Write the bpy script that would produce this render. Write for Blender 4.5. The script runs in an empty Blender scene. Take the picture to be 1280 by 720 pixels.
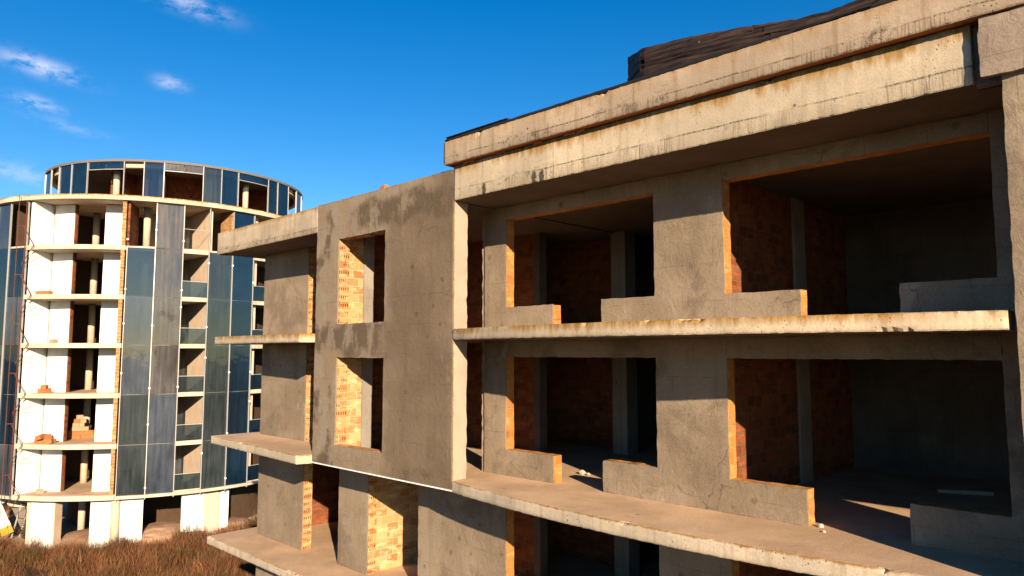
import bpy, bmesh, math, random
import numpy as np
from mathutils import Vector, Matrix, noise as mnoise
random.seed(7)
R = math.radians
sc = bpy.context.scene
COL = sc.collection

# ------------------------------------------------------------------ camera
F, HZ, VX, CZ = 900.0, 440.0, -278.0, 11.57
pitch = math.atan((HZ-360)/F); fh = F/math.cos(pitch); th = math.atan((640-VX)/fh)
FW = Vector((-math.cos(th)*math.cos(pitch), math.sin(th)*math.cos(pitch), math.sin(pitch)))
RT = Vector((math.sin(th), math.cos(th), 0)); UP = RT.cross(FW)
cd = bpy.data.cameras.new('camera'); cam = bpy.data.objects.new('camera', cd); COL.objects.link(cam)
cd.sensor_width = 36; cd.lens = F/1280*36; cd.clip_start = .1; cd.clip_end = 5000
cam.matrix_world = Matrix((( RT.x, UP.x, -FW.x, 0), (RT.y, UP.y, -FW.y, 0), (RT.z, UP.z, -FW.z, CZ), (0, 0, 0, 1)))
sc.camera = cam

# ------------------------------------------------------------------ light
SUN_EL = R(17.8); LH = Vector((-.88, .475)).normalized()
sdir = Vector((LH.x*math.cos(SUN_EL), LH.y*math.cos(SUN_EL), -math.sin(SUN_EL)))
sl = bpy.data.lights.new('sun', 'SUN'); sl.energy = 5.0; sl.angle = R(.5); sl.color = (1, .785, .53)
so = bpy.data.objects.new('sun', sl); COL.objects.link(so)
so.rotation_euler = sdir.to_track_quat('-Z', 'Y').to_euler(); so.location = (30, -30, 60)

sc.view_settings.view_transform = 'Standard'; sc.view_settings.look = 'None'
sc.view_settings.exposure = 1.24; sc.view_settings.gamma = 1; sc.view_settings.use_curve_mapping = False
sc.cycles.max_bounces = 8; sc.cycles.diffuse_bounces = 1; sc.cycles.transparent_max_bounces = 16
sc.cycles.use_denoising = True

# ------------------------------------------------------------------ node helper
class NT:
    def __init__(s, tree):
        s.t = tree; tree.nodes.clear()
    def n(s, typ, **kw):
        nd = s.t.nodes.new(typ)
        for k, v in kw.items(): setattr(nd, k, v)
        return nd
    def put(s, sock, v):
        if v is None: return
        if isinstance(v, bpy.types.NodeSocket): s.t.links.new(v, sock)
        else:
            if isinstance(v, tuple) and len(v) == 3 and sock.type == 'RGBA': v = v+(1,)
            sock.default_value = v
    def m(s, op, a, b=None, c=None, clamp=False):
        nd = s.n('ShaderNodeMath', operation=op, use_clamp=clamp)
        s.put(nd.inputs[0], a); s.put(nd.inputs[1], b); s.put(nd.inputs[2], c)
        return nd.outputs[0]
    def mix(s, f, a, b, mode='MIX'):
        nd = s.n('ShaderNodeMix', data_type='RGBA', blend_type=mode)
        s.put(nd.inputs[0], f); s.put(nd.inputs[6], a); s.put(nd.inputs[7], b)
        return nd.outputs[2]
    def ss(s, v, lo, hi, a=0., b=1.):
        nd = s.n('ShaderNodeMapRange', interpolation_type='SMOOTHSTEP')
        s.put(nd.inputs[0], v); s.put(nd.inputs[1], lo); s.put(nd.inputs[2], hi); s.put(nd.inputs[3], a); s.put(nd.inputs[4], b)
        return nd.outputs[0]
    def coord(s): return s.n('ShaderNodeTexCoord').outputs['Object']
    def scale(s, v, k):
        nd = s.n('ShaderNodeVectorMath', operation='MULTIPLY'); s.put(nd.inputs[0], v); nd.inputs[1].default_value = k
        return nd.outputs[0]
    def noise(s, v, sc_, det=6., rough=.55, dist=0.):
        nd = s.n('ShaderNodeTexNoise'); s.put(nd.inputs['Vector'], v); nd.inputs['Scale'].default_value = sc_
        nd.inputs['Detail'].default_value = det; nd.inputs['Roughness'].default_value = rough; nd.inputs['Distortion'].default_value = dist
        return nd.outputs[0]
    def voro(s, v, sc_, rnd=1.):
        nd = s.n('ShaderNodeTexVoronoi'); s.put(nd.inputs['Vector'], v); nd.inputs['Scale'].default_value = sc_
        nd.inputs['Randomness'].default_value = rnd
        return nd.outputs['Distance']
    def xyz(s, v):
        nd = s.n('ShaderNodeSeparateXYZ'); s.put(nd.inputs[0], v); return nd.outputs
    def vec(s, x, y, z):
        nd = s.n('ShaderNodeCombineXYZ'); s.put(nd.inputs[0], x); s.put(nd.inputs[1], y); s.put(nd.inputs[2], z); return nd.outputs[0]
    def bump(s, h, st, d=.02, nrm=None):
        nd = s.n('ShaderNodeBump'); nd.inputs['Strength'].default_value = st; nd.inputs['Distance'].default_value = d
        s.put(nd.inputs['Height'], h); s.put(nd.inputs['Normal'], nrm); return nd.outputs[0]
    def principled(s, col, rough=.9, nrm=None, metal=0., spec=.3):
        p = s.n('ShaderNodeBsdfPrincipled'); s.put(p.inputs['Base Color'], col); s.put(p.inputs['Roughness'], rough)
        s.put(p.inputs['Normal'], nrm); p.inputs['Metallic'].default_value = metal; p.inputs['Specular IOR Level'].default_value = spec
        return p
    def out(s, sh):
        o = s.n('ShaderNodeOutputMaterial'); s.t.links.new(sh, o.inputs[0])

def newmat(name):
    m = bpy.data.materials.new(name); m.use_nodes = True
    return m, NT(m.node_tree)

def plaster(name, light, dark, wet=.55, spots=True, wetlo=.53, seed=0., panel=False):
    light, dark = tuple(q*.58 for q in light), tuple(q*.58 for q in dark)
    m, t = newmat(name); c = t.coord()
    if seed:
        nd = t.n('ShaderNodeVectorMath', operation='ADD'); t.put(nd.inputs[0], c); nd.inputs[1].default_value = (seed, 0, seed*.7); c0 = c; c = nd.outputs[0]
    big = t.noise(c, .55, 7, .6)
    col = t.mix(t.ss(big, .38, .64), dark, light)
    st = t.noise(t.scale(c, (3.2, 3.2, .45)), 1., 6, .6)
    col = t.mix(t.ss(st, .45, .75, 0, .4), col, tuple(.62*x for x in dark))
    pt = t.noise(c, .8, 9, .62, .6)
    patch = t.ss(pt, wetlo, wetlo+.11)
    col = t.mix(t.m('MULTIPLY', patch, wet), col, tuple(.42*x for x in dark))
    pale = t.noise(t.scale(c, (1.6, 1.6, .9)), 1.3, 8, .65, .3)
    col = t.mix(t.ss(pale, .58, .68, 0, .45), col, tuple(min(1, 1.28*x) for x in light))
    if spots:
        v = t.voro(t.scale(c, (1, .01, 1)), 1.9, .9)
        wob = t.noise(c, 9, 3)
        d = t.m('ADD', v, t.m('MULTIPLY', t.m('SUBTRACT', wob, .5), .12))
        col = t.mix(t.ss(d, .085, .125, .6, 0.), col, tuple(.38*x for x in dark))
    fine = t.noise(c, 26, 5, .7)
    col = t.mix(t.ss(fine, .3, .7, .25, 0.), col, tuple(.5*x for x in dark))
    if panel:
        X, Y, Z = t.xyz(c0)
        wz = t.m('MULTIPLY', t.m('SUBTRACT', t.noise(c, 1.1, 7, .65), .5), 1.1)
        zz = t.m('ADD', Z, wz); xx = t.m('ADD', X, t.m('MULTIPLY', t.m('SUBTRACT', t.noise(c, .9, 6, .65, .3), .5), 1.6))
        pale2 = t.mix(t.ss(t.noise(c, 2.5, 6, .6), .4, .6), tuple(q*1.4 for q in light), (.25, .21, .165))
        left = t.ss(xx, -12.9, -13.6); top = t.ss(zz, 14.55, 14.75)
        frame = t.m('MAXIMUM', left, t.m('MULTIPLY', top, t.ss(xx, -11.2, -12.2)))
        col = t.mix(t.m('MULTIPLY', frame, .8), col, pale2)
        # old damp blotches under the eaves, beside and below the windows
        b1 = t.m('MULTIPLY', t.m('MULTIPLY', t.ss(zz, 14.25, 14.5), t.ss(zz, 15.2, 14.95)), t.ss(xx, -14.9, -14.5))
        b2 = t.m('MULTIPLY', t.m('MULTIPLY', t.ss(zz, 11.35, 11.6), t.ss(zz, 12.3, 12.1)), left)
        b3 = t.m('MULTIPLY', t.ss(xx, -15.3, -15.6), t.ss(t.noise(c, 1.3, 5), .5, .6))
        b4 = t.m('MULTIPLY', t.ss(zz, 9.3, 9.1), t.ss(t.noise(c, 1.1, 5), .48, .58))
        bl = t.m('MAXIMUM', t.m('MAXIMUM', b1, b2), t.m('MAXIMUM', b3, b4))
        bl = t.m('MULTIPLY', bl, t.ss(t.noise(t.scale(c, (2, 2, .8)), 1.5, 7, .65), .40, .52, .2, .95))
        col = t.mix(bl, col, tuple(.6*q for q in dark))
    grit = t.noise(c, 75, 3, .75)
    col = t.mix(t.ss(grit, .35, .7, 0, .28), col, tuple(min(1, 1.5*x) for x in light))
    scr = t.noise(t.scale(c, (2.5, 2.5, 14)), 1.4, 5, .65, .8)
    col = t.mix(t.ss(scr, .58, .72, 0, .22), col, tuple(.5*x for x in dark))
    bk = t.n('ShaderNodeTexBrick'); X_, Y_, Z_ = t.xyz(c)
    t.put(bk.inputs['Vector'], t.vec(t.m('ADD', t.m('ADD', X_, Y_), t.m('MULTIPLY', t.noise(c, 2, 3), .05)), Z_, 0.))
    bk.inputs['Scale'].default_value = 1; bk.inputs['Brick Width'].default_value = .8; bk.inputs['Row Height'].default_value = .62; bk.inputs['Mortar Size'].default_value = .012; bk.inputs['Mortar Smooth'].default_value = 1.
    bkm = t.m('MULTIPLY', bk.outputs[1], t.ss(t.noise(c, 1.7, 4), .42, .62, 0, .5))
    crk = t.n('ShaderNodeTexVoronoi', feature='DISTANCE_TO_EDGE'); crk.inputs['Scale'].default_value = .75
    wv = t.n('ShaderNodeVectorMath', operation='ADD'); t.put(wv.inputs[0], c); nv = t.n('ShaderNodeTexNoise'); t.put(nv.inputs['Vector'], c); nv.inputs['Scale'].default_value = 2.5; nv.inputs['Detail'].default_value = 6; t.put(wv.inputs[1], t.scale(nv.outputs['Color'], (.5, .5, .5)))
    t.put(crk.inputs['Vector'], wv.outputs[0])
    ck_ = t.m('MULTIPLY', t.ss(crk.outputs['Distance'], .002, .009, 1., 0.), t.ss(t.noise(c, .9, 4), .54, .64, 0, .55))
    col = t.mix(ck_, col, tuple(.35*x for x in dark))
    col = t.mix(bkm, col, tuple(.5*x for x in dark))
    # trowel swirls and grain
    h = t.m('ADD', t.m('MULTIPLY', t.noise(c, 3.5, 7, .65, 1.8), 1.1), t.m('MULTIPLY', fine, .35))
    t.out(t.principled(col, .93, t.bump(h, .45, .03)).outputs[0]); return m

def concrete(name, base, ztop=None, joint=None, lichen=1., streak=.5, dirt=.5, edge=.16, stains=()):
    base = tuple(q*.58 for q in base)
    m, t = newmat(name); c = t.coord(); x, y, z = t.xyz(c)
    col = t.mix(t.ss(t.noise(c, .9, 7, .6), .35, .68), tuple(.80*k for k in base), tuple(min(1, 1.1*k) for k in base))
    s1 = t.noise(t.scale(c, (9, 9, .10)), 1., 3, .5)
    col = t.mix(t.ss(s1, .50, .74, 0, streak), col, tuple(.5*k*q for k, q in zip(base, (1, .85, .75))))
    s2 = t.noise(c, 2.2, 8, .65)
    col = t.mix(t.ss(s2, .57, .70, 0, dirt), col, tuple(.55*k for k in base))
    if joint is not None:
        wob = t.m('MULTIPLY', t.m('SUBTRACT', t.noise(c, 3, 4), .5), .05)
        dz = t.m('SUBTRACT', t.m('ADD', z, wob), joint)
        ln = t.ss(t.m('ABSOLUTE', dz), .004, .02, 1., 0.)
        brk = t.ss(t.noise(t.scale(c, (1, 1, .3)), .9, 6, .7), .40, .56)
        col = t.mix(t.m('MULTIPLY', t.m('MULTIPLY', ln, brk), t.ss(t.noise(c, 30, 3, .7), .35, .6, .1, .9)), col, (.03, .02, .016))
        low = t.ss(dz, -.05, .07, 1., 0.)
        drip = t.noise(t.scale(c, (55, 30, 2.4)), 1., 4, .6)
        big = t.ss(t.noise(t.scale(c, (1, 1, .2)), .8, 4), .42, .62)
        col = t.mix(t.m('MULTIPLY', t.m('MULTIPLY', t.ss(drip, .46, .66), low), t.m('MULTIPLY', big, .62)), col, (.055, .035, .025))
    if joint is not None:
        sx = t.m('ABSOLUTE', t.m('SUBTRACT', t.m('FRACT', t.m('DIVIDE', t.m('ADD', x, t.m('MULTIPLY', t.noise(c, 4, 3), .04)), 1.83)), .5))
        sm = t.m('MULTIPLY', t.ss(sx, .002, .010, 1., 0.), t.ss(t.noise(c, 1.9, 5), .40, .56))
        col = t.mix(t.m('MULTIPLY', sm, .6), col, tuple(.3*k for k in base))
        gm = t.m('MULTIPLY', t.ss(t.noise(t.scale(c, (1, 1, 1.4)), 5, 8, .75), .50, .62), t.ss(t.noise(c, .8, 4), .44, .6))
        gz = t.ss(t.m('ABSOLUTE', t.m('SUBTRACT', dz, -.03)), .02, .16, 1., 0.)
        col = t.mix(t.m('MULTIPLY', t.m('MULTIPLY', gm, gz), .75), col, (.045, .032, .025))
        rs_ = t.m('MULTIPLY', t.ss(t.noise(t.scale(c, (1.3, 1, .15)), 1.6, 4), .62, .72), .4)
        col = t.mix(rs_, col, tuple(k*q for k, q in zip(base, (.62, .46, .36))))
        for x0, w0 in stains:
            q = t.m('ABSOLUTE', t.m('SUBTRACT', t.m('ADD', x, t.m('MULTIPLY', t.m('SUBTRACT', t.noise(c, 9, 4), .5), .22)), x0))
            col = t.mix(t.m('MULTIPLY', t.ss(q, w0*.5, w0, .93, 0.), t.ss(t.m('ADD', dz, t.m('MULTIPLY', t.noise(c, 7, 3), .06)), .04, .0)), col, (.018, .012, .01))
    pit = t.voro(c, 17); pm = t.ss(t.noise(c, 1.7, 5, .65), .50, .62)
    pits = t.m('MULTIPLY', t.ss(t.m('ADD', pit, t.m('MULTIPLY', t.noise(c, 40, 2), .3)), .26, .36, 1., 0.), pm)
    col = t.mix(t.m('MULTIPLY', pits, .72), col, (.03, .023, .018))
    bh = t.ss(t.voro(t.scale(c, (1, 1, 1)), 1.5), .035, .05, 1., 0.)
    col = t.mix(t.m('MULTIPLY', bh, .85), col, (.03, .025, .02))
    if ztop is not None:
        e = t.m('ADD', t.m('SUBTRACT', ztop, z), t.m('MULTIPLY', t.m('SUBTRACT', t.noise(t.scale(c, (5, 5, 1)), 1.6, 6, .7), .5), -edge*2.4))
        l = t.ss(e, 0., edge, 1., 0.)
        wh = t.ss(t.noise(t.scale(c, (1, 1, .1)), .55, 6, .7), .33, .50)
        col = t.mix(t.m('MULTIPLY', t.m('MULTIPLY', l, wh), min(1, 1.5*lichen)), col, (.27, .135, .012))
        bl = t.ss(t.m('ADD', e, .02), 0., .05, 1., 0.)
        col = t.mix(t.m('MULTIPLY', bl, .5), col, (.05, .03, .017))
    fine = t.noise(c, 35, 5, .7)
    col = t.mix(t.ss(fine, .36, .62, .32, 0.), col, tuple(.5*k for k in base))
    h = t.m('SUBTRACT', t.m('ADD', t.m('MULTIPLY', s2, .6), t.m('MULTIPLY', fine, .25)), pits)
    t.out(t.principled(col, .93, t.bump(h, .6, .025)).outputs[0]); return m

def brick(name, c1, c2, mortar, holes=False, row=.2, w=.27):
    c1, c2, mortar = [tuple(q*.58 for q in cc) for cc in (c1, c2, mortar)]
    m, t = newmat(name); c = t.coord(); x, y, z = t.xyz(c)
    u = t.m('ADD', x, y)
    wob = t.m('MULTIPLY', t.m('SUBTRACT', t.noise(c, 6, 3), .5), .016)
    v = t.vec(t.m('ADD', u, wob), t.m('ADD', z, wob), 0.)
    b = t.n('ShaderNodeTexBrick'); t.put(b.inputs['Vector'], v)
    b.inputs['Color1'].default_value = c1+(1,); b.inputs['Color2'].default_value = c2+(1,); b.inputs['Mortar'].default_value = mortar+(1,)
    b.inputs['Scale'].default_value = 1; b.inputs['Mortar Size'].default_value = .013; b.inputs['Mortar Smooth'].default_value = .2
    b.inputs['Bias'].default_value = .0; b.inputs['Brick Width'].default_value = w; b.inputs['Row Height'].default_value = row
    col = b.outputs[0]
    col = t.mix(t.ss(t.noise(t.scale(c, (1.5, 1.5, 4)), 1.7, 5, .7), .50, .66, 0, .55), col, tuple(min(1, k) for k in (c1[0]*1.25, c1[1]*1.75, c1[2]*2.3)))
    smear = t.ss(t.noise(c, 4.5, 7, .72, .8), .56, .66, 0, .75)
    col = t.mix(smear, col, mortar)
    col = t.mix(t.ss(t.noise(c, 4.2, 6, .65), .58, .7, 0, .6), col, tuple(.35*k for k in c2))
    h = t.m('SUBTRACT', 1., b.outputs[1])
    if holes:
        fu = t.m('ABSOLUTE', t.m('SUBTRACT', t.m('FRACT', t.m('DIVIDE', u, .062)), .5))
        fv = t.m('ABSOLUTE', t.m('SUBTRACT', t.m('FRACT', t.m('DIVIDE', z, .2)), .5))
        hm = t.m('MULTIPLY', t.ss(fu, .22, .27, 1., 0.), t.ss(fv, .14, .19, 1., 0.))
        hm = t.m('MULTIPLY', hm, t.ss(t.noise(t.scale(c, (2.2, 2.2, 4.2)), 1.6, 3), .47, .53))
        col = t.mix(t.m('MULTIPLY', hm, .85), col, (.09, .025, .012))
        h = t.m('SUBTRACT', h, hm)
    h = t.m('ADD', h, t.m('MULTIPLY', t.noise(c, 22, 4, .7), .4))
    t.out(t.principled(col, .9, t.bump(h, 1., .035)).outputs[0]); return m

def plain(name, col, rough=.7, metal=0., var=.25, sc_=8., spec=.3):
    if min(col) < .74: col = tuple(q*.6 for q in col)
    m, t = newmat(name); c = t.coord()
    cc = t.mix(t.ss(t.noise(c, sc_, 5, .65), .4, .7, 0, var), col, tuple(.45*k for k in col))
    t.out(t.principled(cc, rough, t.bump(t.noise(c, 30, 4), .15, .01), metal, spec).outputs[0]); return m

def glass(name, tint, dust, dcol):
    dcol = tuple(q*.6 for q in dcol)
    m, t = newmat(name); c = t.coord()
    tr = t.n('ShaderNodeBsdfTransparent'); tr.inputs[0].default_value = tint+(1,)
    gl = t.n('ShaderNodeBsdfGlossy'); gl.inputs['Roughness'].default_value = .04; gl.inputs[0].default_value = (.8, .9, 1, 1)
    t.put(gl.inputs['Normal'], t.bump(t.noise(c, .5, 3), .25, .06))
    df = t.n('ShaderNodeBsdfDiffuse'); df.inputs[0].default_value = dcol+(1,)
    fr = t.n('ShaderNodeFresnel'); fr.inputs[0].default_value = 1.52
    m1 = t.n('ShaderNodeMixShader'); t.put(m1.inputs[0], t.m('ADD', t.m('MULTIPLY', fr.outputs[0], 1.3), .03, clamp=True))
    t.t.links.new(tr.outputs[0], m1.inputs[1]); t.t.links.new(gl.outputs[0], m1.inputs[2])
    m2 = t.n('ShaderNodeMixShader')
    dn = t.ss(t.noise(t.scale(c, (1, 1, .5)), .7, 6, .6), .3, .75, dust*.4, dust)
    dn = t.m('MULTIPLY', dn, t.ss(t.noise(t.scale(c, (6, 6, .4)), 1., 4), .3, .7, .6, 1.2))
    t.put(m2.inputs[0], dn)
    t.t.links.new(m1.outputs[0], m2.inputs[1]); t.t.links.new(df.outputs[0], m2.inputs[2])
    t.out(m2.outputs[0]); return m

M = {}
AL = .58
def dim(c, k=AL): return tuple(q*k for q in c)
M['plaster'] = plaster('plaster', (.47, .37, .272), (.315, .236, .165), wet=.52, wetlo=.515)
M['panel'] = plaster('panel_plaster', (.285, .212, .145), (.205, .148, .096), wet=.12, wetlo=.56, seed=3., panel=True)
M['inner_plaster'] = plaster('inner_plaster', (.20, .18, .17), (.14, .12, .11), wet=.3, spots=False)  # plaster darkened for indoors: room shade put into the colour
M['slabA'] = concrete('slab_edge_upper', (0.864, 0.708, 0.516), ztop=12.03, edge=.15)
M['slabB'] = concrete('slab_edge_middle', (0.84, 0.708, 0.54), ztop=9.05, edge=.045, lichen=.7)
M['slabC'] = concrete('slab_edge_low', (0.84, 0.696, 0.54), ztop=6.04, edge=.04, lichen=.6)
M['band1'] = concrete('roof_beam_concrete', (.92, .77, .57), ztop=15.31, joint=14.85, edge=.22, streak=.35, dirt=.35, stains=((-8.72, .07), (-8.55, .05), (-10.05, .05)))
M['band2'] = concrete('parapet_concrete', (.74, .58, .43), ztop=15.86, joint=15.50, lichen=.35, streak=.6, dirt=.2, edge=.2)
M['fasciaL'] = concrete('wing_fascia_concrete', (.76, .62, .46), ztop=15.28, joint=14.72, edge=.15)
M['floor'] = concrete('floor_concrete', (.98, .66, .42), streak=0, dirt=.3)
M['soffit'] = concrete('soffit_concrete', (.24, .18, .13), streak=0, dirt=.3)  # slab undersides coloured darker than the slab, shade painted in
M['column'] = concrete('column_concrete', (.45, .40, .34), streak=.3)
M['brick'] = brick('orange_brick', (.42, .115, .034), (.20, .05, .016), (.24, .15, .09))  # darkened brick copy for the rooms, indoor shade mixed into its colour
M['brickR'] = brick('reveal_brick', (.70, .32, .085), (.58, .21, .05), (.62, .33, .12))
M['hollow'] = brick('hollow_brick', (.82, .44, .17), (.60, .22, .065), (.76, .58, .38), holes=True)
M['brickS'] = brick('sunny_brick', (.92, .55, .24), (.64, .24, .075), (.80, .62, .42), w=.36)  # paler brick copy where sun falls, sunlight put into the colour
M['white'] = plain('white_paint', (.80, .785, .75), .85, var=.22, sc_=1.6)
M['beige'] = plain('beige_render', (.56, .46, .36), .9, var=.3, sc_=1.5)
M['beige2'] = plain('tower_render', (.98, .76, .58), .9, var=.3, sc_=1.5)
M['whiteg'] = plain('weathered_white_paint', (.80, .78, .745), .9, var=.55, sc_=2.2)
M['sand'] = concrete('sandy_rubble', (.60, .37, .24), streak=0, dirt=.5)
M['head'] = plaster('fresh_mortar', (.50, .40, .32), (.38, .295, .23), wet=.1, spots=False)
M['drip'] = plain('white_trim', (.8, .8, .8), .5)
M['metal'] = plain('pale_metal', (.68, .66, .64), .45, .3, var=.2)
M['towerslab'] = concrete('tower_slab_concrete', (1.0, .82, .64), streak=.2, dirt=.3)
M['towerroof'] = concrete('tower_roof_edge', (.95, .77, .56), ztop=21.16, edge=.12)
M['glassblue'] = glass('blue_glass', (.45, .55, .68), .62, (.165, .195, .255))
M['glassnavy'] = glass('navy_glass', (.32, .44, .58), .44, (.024, .075, .145))
M['glassgreen'] = glass('green_grey_glass', (.42, .50, .54), .54, (.105, .135, .15))
M['glassdust'] = glass('dusty_glass', (.42, .47, .52), .82, (.22, .21, .21))
M['glasspale'] = glass('clear_glass', (.42, .47, .52), .16, (.10, .15, .21))
M['rust'] = plain('rusty_steel', (.26, .085, .05), .8, .2, var=.5)
M['membrane'] = plain('black_membrane', (.022, .017, .016), .8, var=.3)
M['stick'] = plain('pale_timber', (.55, .48, .42), .8)
M['rubble'] = plain('pale_rubble', (.7, .62, .54), .9)
M['looseb'] = plain('loose_brick', (.62, .22, .08), .9, var=.4, sc_=12)
M['looseb2'] = plain('loose_brick_pale', (.62, .40, .26), .9, var=.3, sc_=12)
M['yellow'] = plain('yellow_paint', (.62, .40, .02), .6)
M['greymesh'] = plain('grey_sheet', (.25, .22, .2), .8)
M['dark'] = plain('shade_dark_wall', (.11, .065, .04), .9, var=.3, sc_=2)  # dark brown imitates the shade deep inside the tower rooms
M['door'] = plain('brown_door', (.12, .045, .03), .6)
M['dryleaf'] = plain('dry_leaf', (.13, .06, .025), .9, var=.5)
M['leaf'] = plain('green_leaf', (.10, .11, .02), .8, var=.5)
M['bark'] = plain('bark', (.09, .06, .04), .9)

def boards():
    m, t = newmat('dark_boards'); c = t.coord()
    g = t.noise(t.scale(c, (1.2, 1.2, 22)), 1., 7, .65, .4)
    col = t.mix(t.ss(g, .35, .68), (.008, .006, .006), (.050, .027, .023))
    w = t.ss(t.noise(t.scale(c, (.5, .5, 6)), 1., 4), .52, .6, 0, .7)
    col = t.mix(w, col, (.008, .006, .006))
    nl = t.ss(t.voro(c, 5), .05, .08, 1., 0.)
    col = t.mix(t.m('MULTIPLY', nl, t.ss(t.noise(c, 2, 2), .5, .55)), col, (.2, .16, .15))
    t.out(t.principled(col, .75, t.bump(g, .6, .02)).outputs[0]); return m
M['board'] = boards()

def ground_mat():
    m, t = newmat('dry_ground'); c = t.coord()
    a = t.ss(t.noise(c, .35, 8, .65), .35, .65)
    col = t.mix(a, (.075, .034, .016), (.12, .065, .03))
    col = t.mix(t.ss(t.noise(c, 3., 6, .7), .5, .7, 0, .6), col, (.045, .022, .011))
    x, y, z = t.xyz(c)
    d = t.m('SQRT', t.m('ADD', t.m('POWER', t.m('ADD', x, 56.9), 2.), t.m('POWER', t.m('SUBTRACT', y, 19.9), 2.)))
    d = t.m('ADD', d, t.m('MULTIPLY', t.noise(c, .8, 5), 2.))
    col = t.mix(t.ss(d, 10.6, 12.2, 1., 0.), col, (.52, .33, .21))
    t.out(t.principled(col, .95, t.bump(t.noise(c, 6, 6, .7), .8, .08)).outputs[0]); return m
M['ground'] = ground_mat()

def grass_mat():
    m, t = newmat('dry_grass'); c = t.coord()
    g = t.n('ShaderNodeNewGeometry').outputs['Random Per Island']
    r = t.n('ShaderNodeValToRGB'); t.put(r.inputs[0], g)
    e = r.color_ramp.elements; e[0].position = 0; e[0].color = (.065, .020, .008, 1); e[1].position = 1; e[1].color = (.38, .22, .10, 1)
    q = r.color_ramp.elements.new(.45); q.color = (.15, .060, .023, 1)
    q = r.color_ramp.elements.new(.8); q.color = (.23, .105, .042, 1)
    big = t.ss(t.noise(c, .8, 6, .65), .40, .60)
    col = t.mix(big, r.outputs[0], t.mix(.62, r.outputs[0], (.10, .032, .012), 'MIX'))
    gr = t.ss(t.noise(c, .42, 5, .65), .48, .60, 0, .55)
    col = t.mix(gr, col, (.062, .052, .016))
    p = t.principled(col, .9)
    t.out(p.outputs[0]); return m
M['grass'] = grass_mat()

# ------------------------------------------------------------------ world: sky + wisps of cloud
def world():
    w = bpy.data.worlds.new('World'); sc.world = w; w.use_nodes = True
    t = NT(w.node_tree)
    sky = t.n('ShaderNodeTexSky', sky_type='NISHITA'); sky.sun_disc = False
    sky.sun_elevation = SUN_EL; sky.sun_rotation = math.atan2(-sdir.x, -sdir.y)
    sky.altitude = 300; sky.air_density = 1.0; sky.dust_density = .15; sky.ozone_density = 2.6
    hs = t.n('ShaderNodeHueSaturation'); hs.inputs['Saturation'].default_value = 1.43
    hs.inputs['Hue'].default_value = .506
    t.put(hs.inputs['Color'], sky.outputs[0])
    d = t.n('ShaderNodeTexCoord').outputs['Generated']
    def direction(px, py):
        return (FW*F + RT*(px-640) + UP*(360-py)).normalized()
    mask = None
    for (px, py, lx, lz, a) in ((52, 84, .036, .009, .66), (44, 129, .022, .007, .55), (213, 105, .016, .008, .42), (238, 6, .040, .010, .45),
                                (85, 158, .04, .006, .15), (20, 215, .045, .010, .28)):
        v = direction(px, py)
        tx = Vector((0, 0, 1)).cross(v).normalized()*-1
        ty = v.cross(tx).normalized()*-1
        a0 = R(9)
        ux, uy = tx*math.cos(a0)-ty*math.sin(a0), tx*math.sin(a0)+ty*math.cos(a0)
        def dot(u):
            nd = t.n('ShaderNodeVectorMath', operation='DOT_PRODUCT'); t.put(nd.inputs[0], d); nd.inputs[1].default_value = u
            return nd.outputs['Value']
        X = t.m('DIVIDE', dot(ux), lx); Y = t.m('DIVIDE', dot(uy), lz)
        fr = t.m('GREATER_THAN', dot(v), 0.)
        g = t.m('POWER', 2.718, t.m('MULTIPLY', t.m('ADD', t.m('MULTIPLY', X, X), t.m('MULTIPLY', Y, Y)), -1.))
        g = t.m('MULTIPLY', t.m('MULTIPLY', g, fr), a)
        mask = g if mask is None else t.m('ADD', mask, g)
    nz = t.noise(t.scale(d, (30, 30, 62)), 1., 8, .66, .3)
    cl = t.m('MULTIPLY', mask, t.ss(nz, .36, .62))
    cl = t.m('MULTIPLY', cl, 1.3, clamp=True)
    col = t.mix(cl, hs.outputs[0], (5.2, 5.6, 7.2))
    bg = t.n('ShaderNodeBackground'); t.put(bg.inputs[0], col); bg.inputs[1].default_value = .066
    o = t.n('ShaderNodeOutputWorld'); t.t.links.new(bg.outputs[0], o.inputs[0])
world()

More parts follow.
